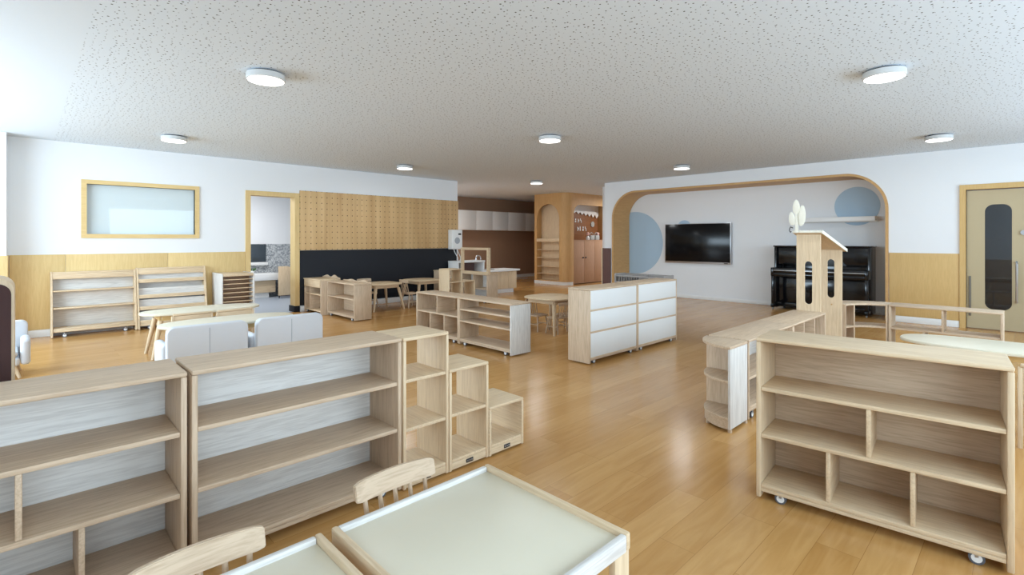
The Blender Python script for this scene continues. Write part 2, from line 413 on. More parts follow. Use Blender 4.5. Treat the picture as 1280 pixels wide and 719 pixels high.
struct(MB().prism(o2 + inner[::-1], 'x', XR-0.02, 10.84).build('trim_8', W('oak', 'x')), 'wooden lining of the wide arch')
struct(MB().box(XR-0.016, XR-0.001, 0.765, 1.625, 0.1, 1.115, 0.002).build('trim_9', W('gold', 'z')), 'tan wainscot panel between arch and double door')
struct(MB().box(XR-0.02, XR-0.001, 0.765, 1.625, 0.0, 0.098, 0.003).build('baseboard_right', M['white']))
struct(MB().box(10.83, 10.85, 1.7, 6.98, 0.0, 0.07, 0.002).build('baseboard_niche', M['white']))
struct(MB().box(XR-0.04, XR-0.001, 7.06, 7.28, 0.0, 1.12, 0.004).build('trim_10', M['felt2']), 'brown felt pad on the wall end beside the arch')
struct(MB().box(XR-0.045, XR+0.02, 7.285, 7.315, 0.0, 1.13, 0.004).build('trim_11', W('birch', 'z')))
# double door in the right wall
df = struct(MB().prism([(D0-0.07, 0), (D0, 0), (D0, 2.075), (D1-0.0, 2.075), (D1, 0), (D1+0.072, 0), (D1+0.072, 2.15), (D0-0.07, 2.15)], 'x', XR-0.03, XR+0.13)
     .build('door_2', W('gold', 'z')), 'wooden frame of the double door')
for (a, b, s) in ((0.045, D1-0.006, 1), (D0+0.006, 0.035, -1)):
    g0, g1 = (0.2, 0.485) if s > 0 else (-0.42, -0.13)
    leaf = struct(MB().prism([(a, 0.012), (b, 0.012), (b, 2.06), (a, 2.06)], 'x', XR+0.03, XR+0.075,
          holes=[rrect(g0, g1, 0.30, 1.845, 0.1)[::-1]]).build('door_leaf', M['doorgrey'], df))
    struct(MB().prism(rrect(g0, g1, 0.30, 1.845, 0.1), 'x', XR+0.045, XR+0.055).build('door_pane', M['doorglass'], leaf))
    hy = 0.15 if s > 0 else -0.06
    struct(MB().tube([(XR+0.03, hy, 1.0), (XR-0.03, hy, 1.01), (XR-0.04, hy, 0.98), (XR-0.04, hy, 0.46), (XR-0.03, hy, 0.43), (XR+0.03, hy, 0.44)], 0.014).build('door_handle', M['silver'], leaf))
    struct(MB().cyl((XR+0.03, hy-0.07, 1.43), (XR+0.0, hy-0.07, 1.43), 0.035).build('door_lock', M['silver'], leaf))
    if s > 0: struct(MB().box(XR+0.015, XR+0.03, 0.635, 0.66, 0.19, 0.785, 0.004).build('finger_guard', M['guard'], leaf))
struct(MB().box(12.8, 12.9, -2.3, 1.0, 0, CH, 0).build('wall_corridor', M['greyblue']))

# ------------------------------------------------------------------ casters and open cabinets
def caster(parent, x, y):
    c = MB().box(x-0.017, x+0.017, y-0.019, y+0.019, 0.056, 0.0605, 0.002).box(x-0.006, x+0.006, y-0.0165, y-0.0135, 0.03, 0.057, 0.001).box(x-0.006, x+0.006, y+0.0135, y+0.0165, 0.03, 0.057, 0.001).build('caster', M['silver'], parent)
    MB().cyl((x, y-0.0125, 0.0265), (x, y+0.0125, 0.0265), 0.0262, n=24).build('wheel', M['rubber'], c)
    MB().cyl((x, y-0.0135, 0.0265), (x, y+0.0135, 0.0265), 0.018, n=18).build('hub', M['white'], c)
    return c

T = 0.018
def cabinet(name, label, cat, loc, rz, w=0.95, d=0.31, h=0.81, shelves=(), dividers=(), back='full', group=None, back_kind='white_ash', end_kind=None, bottom=0.08, casters=True, kick=0.042, kind='ash'):
    """front faces local -y; x runs from the front's left end to its right end"""
    o = thing(name, label, cat, loc, rz, group)
    board('top', o, kind, 0, w, -0.004, d, h-0.02, h, 0.006)
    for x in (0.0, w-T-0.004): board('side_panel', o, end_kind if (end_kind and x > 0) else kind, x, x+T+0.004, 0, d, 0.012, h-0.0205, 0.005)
    x0, x1 = T+0.0045, w-T-0.0045
    yb = d-0.012 if back else d
    for z in [bottom] + list(shelves): board('shelf', o, kind, x0, x1, 0.006, yb if back != 'slots' else d, z-0.02, z)
    board('kick_rail', o, kind, x0, x1, 0.006, 0.018, max(kick, 0.0), bottom-0.0205, 0.002)
    board('kick_rail', o, kind, x0, x1, d-0.018, d-0.006, kick, bottom-0.0205, 0.002)
    lv = [bottom] + list(shelves) + [h]
    for (k, x) in dividers: board('divider', o, kind, x-T/2, x+T/2, 0.01, yb, lv[k]+0.0005, lv[k+1]-0.0205)
    if back == 'full': board('back_panel', o, back_kind, x0, x1, d-0.0115, d-0.002, bottom-0.02, h-0.0205, 0.001)
    if back == 'slots':
        for a, b in zip(lv, lv[1:]): board('back_panel', o, 'whiteback', x0, x1, d-0.010, d-0.003, a+0.0005, b-0.0205, 0.001)
    if casters:
        for x in (0.11, w-0.11):
            for y in (0.026, d-0.036): caster(o, x, y)
    return o

G1 = 'tall open shelf cabinets around the room'
# front pair and the cabinet by the enclosure
cabinet('open_cabinet', 'wide wooden shelf cabinet with two offset dividers, behind the smaller tray table', 'cabinet', (-0.487, 2.314, 0), 0,
        shelves=(0.335, 0.575), dividers=((1, 0.475), (0, 0.317), (0, 0.634)), group=G1)
cabinet('open_cabinet', 'wide wooden cabinet with two full-width shelves and whitish back, joined to the stepped cubes', 'cabinet', (0.478, 2.314, 0), 0,
        shelves=(0.335, 0.58), group=G1, w=0.955)
cabinet('open_cabinet', 'warm wooden cabinet on casters with three compartments along its bottom row, closing the play enclosure', 'cabinet', (2.703, 0.987, 0), -84.4,
        w=0.945, h=0.828, kind='birch', back_kind='ash', shelves=(0.337, 0.576), dividers=((1, 0.4725), (0, 0.315), (0, 0.63)), group=G1)
# stepped cubes without backs
def step_unit(label, loc, h, shelves, group, w=0.296, d=0.296):
    o = thing('cube_shelf', label, 'shelf', loc, 0, group)
    board('top', o, 'birch', 0, w, 0, d, h-T, h, 0.004)
    for x in (0.0, w-T): board('side_panel', o, 'birch', x, x+T, 0, d, 0.006, h-T-0.0005, 0.003)
    for z in [0.07] + list(shelves): board('shelf', o, 'birch', T+0.0005, w-T-0.0005, 0.003, d, z-T, z)
    board('plinth', o, 'birch', T+0.0005, w-T-0.0005, 0.002, 0.018, 0.012, 0.0515, 0.002)
    board('plinth', o, 'birch', T+0.0005, w-T-0.0005, d-0.016, d, 0.012, 0.0515, 0.002)
    pl = board('name_plate', o, 'plate', w/2-0.026, w/2+0.026, -0.002, 0.0015, 0.022, 0.045, 0.002)
    lg = MB()
    for i, (a, b) in enumerate(((-0.02, -0.012), (-0.009, -0.004), (-0.001, 0.006), (0.009, 0.013), (0.015, 0.02))):
        lg.box(w/2+a, w/2+b, -0.0032, -0.0018, 0.030 + 0.002*(i % 2), 0.038 - 0.001*(i % 3), 0.0005, 1)
    lg.build('plate_logo', M['silver'], pl)
    return o
G2 = 'stepped backless cube shelves'
step_unit('three-cube-high backless shelf standing against the whitish-backed cabinet', (1.438, 2.305, 0), 0.808, (0.325, 0.585), G2)
step_unit('two-cube-high backless shelf in the middle of the steps next to the tray table', (1.738, 2.303, 0), 0.588, (0.33,), G2)
step_unit('single low cube with dark plate at the open floor end of the steps', (2.038, 2.300, 0), 0.305, (), G2)
# second stepped set behind the cubby pair
step_unit('three-cube-high backless shelf showing its pale end panel beyond the low cubby cabinet', (5.335, 7.085, 0), 0.81, (0.33, 0.585), 'stepped cubes beyond the low cabinets')
step_unit('two-cube-high backless shelf below the wooden puppet frame', (5.635, 7.085, 0), 0.588, (0.33,), 'stepped cubes beyond the low cabinets')

G3 = 'low shelf cabinets'
cabinet('low_cabinet', 'low backless cubby cabinet with two compartments over three, mid-room', 'cabinet', (3.955, 6.01, 0), -90, w=0.95, d=0.32, h=0.6,
        shelves=(0.352,), dividers=((1, 0.475), (0, 0.317), (0, 0.634)), back=None, group=G3)
cabinet('low_cabinet', 'low backless cabinet with two full shelves and a daylight-paled end panel by the round-cornered table', 'cabinet', (3.955, 5.055, 0), -90, w=0.96, d=0.32, h=0.6, end_kind='white_ash',  # paler end wood paints in the window light on that face
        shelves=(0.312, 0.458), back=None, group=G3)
G4 = 'cabinets seen from their white backs'
cabinet('backed_cabinet', 'white-backed cabinet with a pale wood end panel, the one closer to the round-cornered table', 'cabinet', (5.222, 3.545, 0), 180, w=0.93, d=0.294, h=0.805,
        shelves=(0.351, 0.584), back='slots', bottom=0.076, group=G4)
cabinet('backed_cabinet', 'white-backed cabinet with grey slotted rack above it, in front of the television', 'cabinet', (6.172, 3.545, 0), 180, w=0.945, d=0.294, h=0.81,
        shelves=(0.351, 0.584), back='slots', bottom=0.076, group=G4)
# row of the play enclosure
cabinet('low_cabinet', 'low shelf cabinet standing behind the quarter-round end shelf', 'cabinet', (3.80, 1.44, 0), 0, w=1.0, d=0.3, h=0.597,
        shelves=(0.315,), bottom=0.1, kick=0.06, group=G3)
cabinet('low_cabinet', 'low divided shelf cabinet ending at the little playhouse', 'cabinet', (4.805, 1.44, 0), 0, w=0.975, d=0.3, h=0.597,
        shelves=(0.315,), dividers=((1, 0.325), (1, 0.65)), bottom=0.1, kick=0.06, group=G3)
cabinet('low_cabinet', 'low see-through shelf rail in front of the double door', 'cabinet', (7.0, 1.128, 0), -90, w=0.93, d=0.3, h=0.597,
        shelves=(0.343,), dividers=((1, 0.465), (0, 0.31), (0, 0.62)), back=None, group=G3)
# quarter-round end shelf
o = thing('corner_shelf', 'quarter-round end shelf with a daylight-paled side, at the open end of the enclosure row', 'shelf', (3.78, 1.44, 0))
def quarter(r, r0=0.0): return [(0, 0)] + arc(0, 0, r, 180, 90, 14)
MB().prism([(0.0, 0)] + arc(0, 0, 0.305, 180, 90, 14), 'z', 0.572, 0.592, bev=0.003).build('top', W('ash', 'x'), o)
for z in (0.355, 0.1):
    MB().prism([(-0.017, 0.0175)] + [(-0.017+x*0.95, 0.0175+y*0.92) for x, y in arc(0, 0, 0.295, 180, 90, 14)], 'z', z-0.02, z, bev=0.002).build('shelf', W('ash', 'x'), o)
board('side_panel', o, 'white_ash', -0.3, -0.0, 0.0, 0.017, 0.02, 0.5715, 0.003)  # pale wood colour stands in for daylight falling on this side
board('back_panel', o, 'ash', -0.0165, 0.0, 0.0175, 0.3, 0.02, 0.5715, 0.003)
rp = [(-0.017+x*0.95, 0.0175+y*0.92) for x, y in arc(0, 0, 0.29, 180, 90, 14)]; rq = [(-0.017+x*0.95, 0.0175+y*0.92) for x, y in arc(0, 0, 0.27, 90, 180, 14)]
MB().prism(rp+rq, 'z', 0.018, 0.0795).build('curved_plinth', W('ash', 'x'), o)
for (x, y) in ((-0.285, 0.008), (-0.02, 0.008), (-0.01, 0.28), (-0.21, 0.2)):
    MB().cyl((x, y, 0), (x, y, 0.0195), 0.014).build('foot', W('ash', 'z'), o)
# concave corner shelf
o = thing('corner_shelf', 'curved see-through corner shelf between the playhouse and the low shelf rail', 'shelf', (6.66, 1.132, 0))
ri, ro = 0.33, 0.62
ring = [(x, y) for x, y in arc(0, 0, ri, 90, 0, 14)] + [(x, y) for x, y in arc(0, 0, ro, 0, 90, 18)]
MB().prism(ring, 'z', 0.577, 0.597, bev=0.003).build('top', W('ash', 'x'), o)
r2 = [(x, y) for x, y in arc(0, 0, ri+0.005, 88, 2, 14)] + [(x, y) for x, y in arc(0, 0, ro-0.004, 2, 88, 18)]
for z in (0.343, 0.075): MB().prism(r2, 'z', z-0.02, z, bev=0.002).build('shelf', W('ash', 'x'), o)
for a in (1.6, 88.4):
    c, s = math.cos(R(a)), math.sin(R(a)); n_ = (-s*0.008, c*0.008)
    MB().prism([(c*ri-n_[0], s*ri-n_[1]), (c*ro-n_[0], s*ro-n_[1]), (c*ro+n_[0], s*ro+n_[1]), (c*ri+n_[0], s*ri+n_[1])], 'z', 0.0, 0.5765).build('side_panel', W('ash', 'z'), o)
for z0, z1 in ((0.0755, 0.3225), (0.3435, 0.5765)):
    a = 58; c, s = math.cos(R(a)), math.sin(R(a)); n_ = (-s*0.008, c*0.008)
    MB().prism([(c*(ri+.006)-n_[0], s*(ri+.006)-n_[1]), (c*(ro-.01)-n_[0], s*(ro-.01)-n_[1]), (c*(ro-.01)+n_[0], s*(ro-.01)+n_[1]), (c*(ri+.006)+n_[0], s*(ri+.006)+n_[1])], 'z', z0, z1).build('divider', W('ash', 'z'), o)

# ------------------------------------------------------------------ playhouse
o = thing('playhouse', 'small wooden playhouse of two slotted posts under a sloping roof', 'playhouse', (5.79, 1.47, 0))
def slot_panel(name, x, h, y0=0.02, y1=0.24):
    yc = (y0+y1)/2
    return MB().prism([(y0, 0), (y1, 0), (y1, h), (y0, h)], 'x', x, x+0.02, holes=[rrect(yc-0.036, yc+0.036, 0.665, 1.105, 0.0355)[::-1]]).build(name, W('birch', 'z'), o)
slot_panel('front_post', 0.0, 1.383)
slot_panel('rear_post', 0.83, 1.212)
MB().cyl((0.829, 0.12, 0.59), (0.824, 0.12, 0.59), 0.008).build('knob', W('oak', 'z'), o)
board('base_rail', o, 'birch', 0.0205, 0.8295, 0.11, 0.15, 0.0, 0.07)
sl = (1.212-1.383)/0.83
def rz_(x): return 1.385 + sl*x
x0, x1 = -0.045, 0.93
MB().hexa([(x0, 0.0, rz_(x0)), (x1, 0.0, rz_(x1)), (x1, 0.262, rz_(x1)), (x0, 0.262, rz_(x0)),
           (x0, 0.0, rz_(x0)+0.018), (x1, 0.0, rz_(x1)+0.018), (x1, 0.262, rz_(x1)+0.018), (x0, 0.262, rz_(x0)+0.018)]).build('roof', W('birch', 'x'), o)
sc = []
for i in range(9): sc += arc(0.0146+0.0291*i, rz_(x0)+0.016, 0.0145, 180, 0, 6)
MB().prism([(0.0, rz_(x0)+0.006), (0.262, rz_(x0)+0.006)] + sc[::-1], 'x', x0-0.012, x0-0.001).build('roof_trim', M['ivory'], o)
MB().hexa([(x0, -0.012, rz_(x0)-0.004), (x1, -0.012, rz_(x1)-0.004), (x1, -0.001, rz_(x1)-0.004), (x0, -0.001, rz_(x0)-0.004),
           (x0, -0.012, rz_(x0)+0.03), (x1, -0.012, rz_(x1)+0.03), (x1, -0.001, rz_(x1)+0.03), (x0, -0.001, rz_(x0)+0.03)], 0.001).build('roof_edge', M['ivory'], o)
def leaf(cy, cz, w, h, tilt=0):
    pts = []
    for i in range(20):
        a = 2*PI*i/20; y, z = math.sin(a)*w/2*(1-0.18*math.cos(a)), math.cos(a)*h/2
        pts.append((cy + y*math.cos(tilt)-z*math.sin(tilt), cz + y*math.sin(tilt)+z*math.cos(tilt)))
    return pts
for k, (cy, cz, w, h, tl, dx) in enumerate(((0.225, 1.665, 0.066, 0.15, 0.0, 0), (0.262, 1.545, 0.062, 0.14, -0.12, -0.009), (0.178, 1.575, 0.074, 0.215, 0.08, 0.009))):
    MB().prism(leaf(cy, cz, w, h, tl), 'x', -0.062+dx, -0.054+dx, bev=0.001).build('leaf_cutout', M['ivory'], o)
MB().prism([(0.20, 1.40), (0.235, 1.40), (0.23, 1.60), (0.216, 1.60)], 'x', -0.071, -0.063).build('trunk_cutout', M['ivory'], o)
MB().tube([(-0.058, 0.256, 1.45), (-0.058, 0.28, 1.46), (-0.058, 0.288, 1.44), (-0.058, 0.288, 1.42), (-0.058, 0.28, 1.405), (-0.058, 0.272, 1.415)], 0.005).build('hook', M['black'], o)

# ------------------------------------------------------------------ tray tables and small chairs
def tray_table(label, loc, w=0.6, d=0.612):
    o = thing('tray_table', label, 'table', loc, 0, 'square tray tables')
    h = 0.503
    MB().box(0.02, w-0.02, 0.02, d-0.02, h-0.04, h-0.018, 0.001).build('tray', M['cream'], o)
    m = 'birch'
    board('rim', o, m, 0, 0.0195, 0, d, h-0.05, h, 0.006); board('rim', o, m, w-0.0195, w, 0, d, h-0.05, h, 0.006)
    board('rim', o, 'white_ash', 0.02, w-0.02, 0, 0.0195, h-0.05, h-0.003, 0.004); board('rim', o, 'white_ash', 0.02, w-0.02, d-0.0195, d, h-0.05, h-0.003, 0.004)  # end rims in paler wood: window light put into their colour
    for x in (0.001, w-0.071):
        for y in (0.004, d-0.026): board('leg', o, m, x, x+0.07, y, y+0.022, 0, h-0.0505, 0.004)
    return o
tray_table('square cream tray table at the open floor side, with its corner post showing', (0.634, 0.79, 0))
tray_table('square cream tray table in front of the offset-divider cabinet', (0.003, 0.79, 0), w=0.602)

def make_chair(label, loc, rz, group, kind='ash'):
    o = thing('small_chair', label, 'chair', loc, rz, group)
    MB().prism(rrect(-0.15, 0.15, -0.14, 0.14, 0.045), 'z', 0.262, 0.285, bev=0.005).build('seat', W(kind, 'x'), o)
    for sx in (-1, 1):
        for sy in (-1, 1):
            MB().cyl((sx*0.105, sy*0.095, 0.2615), (sx*0.15, sy*0.14, 0.0), 0.0155, 0.0105).build('leg', W(kind, 'z'), o)
    for sx in (-1, 1): MB().cyl((sx*0.13, -0.117, 0.12), (sx*0.13, 0.117, 0.12), 0.008).build('stretcher', W(kind, 'y'), o)
    MB().cyl((-0.128, 0, 0.118), (0.128, 0, 0.118), 0.008).build('stretcher', W(kind, 'x'), o)
    def by(x): return 0.165 - 0.35*x*x*2.2 + 0.0
    # curved top rail
    n = 16; t = bmesh.new(); rows = []
    for i in range(n+1):
        x = -0.152 + 0.304*i/n; u = abs(x)/0.152
        yb = by(x); hh = 0.034 - 0.004*u*u; zc = 0.518
        e = 1.0 if 0 < i < n else 0.82
        rows.append([t.verts.new(p) for p in ((x, yb-0.008, zc-hh*e), (x, yb+0.010, zc-hh*e+0.002), (x, yb+0.022, zc+hh*e-0.002), (x, yb+0.003, zc+hh*e))])
    for a, b in zip(rows, rows[1:]):
        for k in range(4): t.faces.new((a[k], a[(k+1) % 4], b[(k+1) % 4], b[k]))
    t.faces.new(rows[0][::-1]); t.faces.new(rows[-1]); bmesh.ops.recalc_face_normals(t, faces=list(t.faces))
    bmesh.ops.bevel(t, geom=[e for e in t.edges], offset=0.0025, segments=2, affect='EDGES')
    mb = MB(); mb.merge(t); mb.build('back_rail', W(kind, 'x'), o, 50)
    for i in range(5):
        x = -0.115 + 0.0575*i
        MB().cyl((x*0.92, 0.115-0.25*x*x, 0.2855), (x, by(x)+0.002, 0.487), 0.0095, 0.0075, 10).build('spindle', W(kind, 'z'), o)
    return o
G5 = 'small spindle-back chairs'
ch = make_chair('small wooden spindle chair tucked at the tray table nearer the stepped cubes', (0.908, 1.345, 0), 0, G5)
dup(ch, (0.322, 1.31, 0), 0, 'small wooden spindle chair tucked at the tray table by the offset-divider cabinet')

# ------------------------------------------------------------------ rounded tables with their chairs
def round_square_table(label, loc, group, s=0.7):
    o = thing('activity_table', label, 'table', loc, 0, group)
    a = s/2; pts = []
    for i in range(64):
        th = 2*PI*i/64; c, q = math.cos(th), math.sin(th); e = 2/3.2
        pts.append((a*math.copysign(abs(c)**e, c), a*math.copysign(abs(q)**e, q)))
    MB().prism(pts, 'z', 0.478, 0.502, bev=0.006).build('tabletop', W('birch', 'x'), o)
    k = a*0.68
    for (x0, x1, y0, y1) in ((-k, k, -k-0.01, -k+0.01), (-k, k, k-0.01, k+0.01), (-k-0.01, -k+0.01, -k+0.0105, k-0.0105), (k-0.01, k+0.01, -k+0.0105, k-0.0105)):
        board('apron', o, 'birch', x0, x1, y0, y1, 0.418, 0.4775)
    for sx in (-1, 1):
        for sy in (-1, 1):
            p, q = k*0.98, k+0.075
            MB().hexa([(sx*q-0.014, sy*q-0.014, 0), (sx*q+0.014, sy*q-0.014, 0), (sx*q+0.014, sy*q+0.014, 0), (sx*q-0.014, sy*q+0.014, 0),
                       (sx*p-0.024, sy*p-0.024, 0.417), (sx*p+0.024, sy*p-0.024, 0.417), (sx*p+0.024, sy*p+0.024, 0.417), (sx*p-0.024, sy*p+0.024, 0.417)], 0.004).build('leg', W('birch', 'z'), o)
    return o
G6 = 'rounded square activity tables'
tb = round_square_table('rounded wooden activity table beside the white-backed cabinet', (5.55, 4.88, 0), G6, 0.72)
dup(tb, (4.9, 8.66, 0), 0, 'rounded wooden activity table showing behind the low kitchen-side cabinet')
dup(tb, (5.98, 8.86, 0), 0, 'rounded wooden activity table by the black board, close to the stepped cubes')
G7 = 'spindle chairs at the activity tables'
for loc_, rz_c, lb in (((5.42, 5.05, 0), 0, 'spindle chair tucked under the white-backed cabinet table, next to the low end panel'),
                       ((5.755, 4.80, 0), -90, 'spindle chair tucked under the far side of the table beside the white-backed cabinet'),
                       ((5.46, 4.705, 0), 180, 'spindle chair under the table, half hidden by the white-backed cabinet')):
    c = dup(ch, loc_, rz_c, lb, G7); c.scale = (0.82, 0.82, 0.82)
dup(ch, (5.47, 8.51, 0), 90, 'spindle chair standing between the two activity tables under the black board', G7)
dup(ch, (4.88, 9.12, 0), 0, 'spindle chair between the activity table and the black board', G7)
dup(ch, (4.36, 8.63, 0), 90, 'spindle chair right behind the see-through kitchen-side cabinet', G7)
dup(ch, (6.5, 8.8, 0), -90, 'spindle chair by the black board, behind the stepped cubes', G7)

# ------------------------------------------------------------------ oval tables
def oval_table(label, loc, rz, group):
    o = thing('oval_table', label, 'table', loc, rz, group)
    L, Wd = 0.625, 0.29; pts = []
    for i in range(72):
        th = 2*PI*i/72; c, q = math.cos(th), math.sin(th); e = 2/2.5
        pts.append((L*math.copysign(abs(c)**e, c), Wd*math.copysign(abs(q)**e, q)))
    MB().prism(pts, 'z', 0.474, 0.5, bev=0.007).build('tabletop', M['top'], o)
    for (x0, x1, y0, y1) in ((-0.44, 0.44, -0.175, -0.155), (-0.44, 0.44, 0.155, 0.175), (-0.46, -0.4405, -0.15, 0.15), (0.4405, 0.46, -0.15, 0.15)):
        board('apron', o, 'maple', x0, x1, y0, y1, 0.415, 0.4735)
    for sx in (-1, 1):
        for sy in (-1, 1):
            MB().cyl((sx*0.45, sy*0.165, 0.4145), (sx*0.53, sy*0.225, 0), 0.028, 0.018).build('leg', W('birch', 'z'), o)
    return o
G8 = 'oval tables'
ov = oval_table('oval pale table closer to the shelves along the wainscot', (1.555, 6.97, 0), 0, G8)
dup(ov, (1.545, 5.82, 0), 0, 'oval pale table right behind the two white armchairs')
dup(ov, (5.47, 0.17, 0), 90, 'oval pale table inside the play enclosure')
# panel-backed wooden chairs
def panel_chair(label, loc, rz, group):
    o = thing('panel_chair', label, 'chair', loc, rz, group)
    w = 0.17
    MB().box(-w, w, -0.16, 0.14, 0.25, 0.275, 0.006).build('seat', W('birch', 'x'), o)
    MB().box(-w, w, 0.145, 0.163, 0.34, 0.515, 0.003).build('backrest', W('birch', 'x'), o)
    MB().box(-w-0.012, w+0.012, 0.140, 0.168, 0.5155, 0.54, 0.008).build('top_rail', W('birch', 'x'), o)
    for x in (-w-0.0235, w+0.0005):
        board('rear_leg', o, 'birch', x, x+0.023, 0.138, 0.168, 0, 0.515); board('front_leg', o, 'birch', x, x+0.023, -0.16, -0.132, 0, 0.36)
        board('armrest', o, 'birch', x-0.004, x+0.027, -0.168, 0.137, 0.3605, 0.38)
    board('seat_rail', o, 'birch', -w, w, 0.142, 0.16, 0.2755, 0.31)
    return o
G9 = 'panel-backed wooden armchairs'
pc = panel_chair('panel-backed wooden chair between the oval tables, nearer the tray cabinet', (1.725, 6.17, 0), 180, G9)
pc.location = (1.735, 6.48, 0); pc.rotation_euler = (0, 0, R(180))
dup(pc, (1.315, 6.48, 0), 180, 'panel-backed wooden chair between the oval tables, nearer the plain bookshelf')
dup(pc, (4.72, -0.13, 0), 90, 'panel-backed wooden chair at the enclosure table, peeking past the warm cabinet', G9)

# ------------------------------------------------------------------ white armchairs
def armchair(label, loc, rz, group):
    o = thing('armchair', label, 'armchair', loc, rz, group)     # faces local -y? back at +y, facing -y
    MB().box(-0.26, 0.26, -0.23, 0.17, 0.135, 0.235, 0.03, 4).build('seat_base', M['fabric'], o)
    MB().box(-0.245, 0.245, -0.24, 0.165, 0.236, 0.305, 0.03, 4).build('seat_cushion', M['fabric'], o)
    for s in (-1, 1):
        a, b = sorted((s*0.262, s*0.335)); MB().box(a, b, -0.22, 0.14, 0.14, 0.42, 0.034, 5).build('arm', M['fabric'], o)
    MB().prism(rrect(-0.318, 0.318, 0.14, 0.58, (0.02, 0.02, 0.06, 0.06)), 'y', 0.172, 0.262, bev=0.018).build('backrest', M['fabric'], o)
    MB().tube([(0, 0.263, 0.16), (0, 0.2635, 0.55)], 0.0025, 6).build('seam', M['dial'], o)
    for sx in (-1, 1):
        for sy in (-0.17, 0.19): MB().cyl((sx*0.22, sy, 0.1345), (sx*0.26, sy*1.2, 0), 0.019, 0.012).build('leg', W('birch', 'z'), o)
    return o
G10 = 'white upholstered armchairs'
ar = armchair('white upholstered armchair with its back to the shelf cabinets, nearer the maple wall', (1.185, 5.33, 0), 180, G10)
dup(ar, (1.895, 5.33, 0), 180, 'white upholstered armchair with its back to the shelf cabinets, nearer the washroom door')
la = dup(ar, (-0.285, 6.95, 0), 0, 'white armchair half hidden by the brown felt cabinet')
la.scale = (1, 1, 0.88)
# felt-faced cabinet at the frame edge
o = thing('felt_cabinet', 'tall brown felt-faced cabinet with pale rounded rim', 'cabinet', (-0.03, 3.3, 0))
MB().prism(rrect(-0.82, 0.0, 0.0, 1.15, (0.0, 0.0, 0.06, 0.06)), 'y', 0.012, 0.3, bev=0.004).build('body', W('birch', 'z'), o)
MB().prism(rrect(-0.80, -0.011, 0.03, 1.125, (0.01, 0.01, 0.05, 0.05)), 'y', 0.0, 0.0115, bev=0.003).build('felt_panel', M['felt'], o)
MB().box(-0.76, -0.065, 0.02, 0.29, 1.1505, 1.158, 0.002).build('top_plate', M['silver'], o)

# ------------------------------------------------------------------ shelves along the wainscot
def raked(label, name, loc, w, h, lips, d_top, d_bot, group, slanted=False):
    """front faces local -y, back at y=0; depth grows downward"""
    o = thing(name, label, 'shelf', loc, 0, group)
    def yf(z): return -(d_bot + (d_top-d_bot)*z/h)
    for x in (0, w-0.022):
        MB().prism([(yf(0.0), 0.008), (0, 0.008), (0, h), (yf(h), h)], 'x', x, x+0.022, bev=0.002).build('side_panel', W('birch', 'z'), o)
    x0, x1 = 0.0225, w-0.0225
    board('back_panel', o, 'white_ash', x0, x1, -0.012, -0.002, 0.105, h-0.03)
    board('kick_rail', o, 'birch', x0, x1, yf(0.09)+0.006, yf(0.09)+0.02, lips[0]-0.05, lips[0]-0.0185)
    y = yf(h); board('top_rail', o, 'birch', x0, x1, y+0.004, -0.0125, h-0.028, h-0.004)
    board('apron', o, 'birch', x0, x1, yf(h-0.06)+0.003, yf(h-0.06)+0.018, h-0.10, h-0.0285)
    for i, z in enumerate(lips):
        board('shelf', o, 'birch', x0, x1, yf(z)+0.004, -0.0125, z-0.018, z)
        if slanted:
            z2 = z+0.13; ya = yf(z)+0.07; yb = yf(z2)+0.045
            MB().hexa([(x0, ya, z+0.001), (x1, ya, z+0.001), (x1, ya+0.008, z+0.001), (x0, ya+0.008, z+0.001), (x0, yb, z2), (x1, yb, z2), (x1, yb+0.008, z2), (x0, yb+0.008, z2)], 0.001).build('slanted_board', W('white_ash', 'x'), o)
            board('lip', o, 'birch', x0, x1, yf(z+0.03)+0.002, yf(z+0.03)+0.014, z+0.0005, z+0.035)
    for x in (0.14, w-0.14): caster(o, x, -d_bot+0.03)
    return o
G11 = 'shelves along the maple wainscot'
raked('plain white-backed bookshelf with three open tiers against the maple wainscot', 'bookshelf', (0.262, 9.40, 0), 0.94, 0.885, (0.12, 0.395, 0.63), 0.1, 0.26, G11)
raked('magazine display shelf with narrow slanted tiers beside the plain bookshelf', 'display_shelf', (1.208, 9.40, 0), 0.9, 0.905, (0.10, 0.30, 0.47, 0.70), 0.1, 0.30, G11, True)
o = thing('tray_cabinet', 'narrow white-sided cabinet with a stack of shallow trays by the washroom door', 'cabinet', (2.225, 8.82, 0), 0, G11)
for x in (0, 0.463): board('side_panel', o, 'white_ash', x, x+0.022, 0, 0.56, 0.0, 0.79, 0.006)
board('top', o, 'birch', 0.0225, 0.4625, 0.0, 0.56, 0.745, 0.785)
board('back_panel', o, 'rose', 0.0225, 0.4625, 0.225, 0.235, 0.03, 0.744)
for i in range(10): board('tray', o, 'birch', 0.0225, 0.4625, 0.015, 0.2245, 0.055+0.07*i, 0.067+0.07*i)

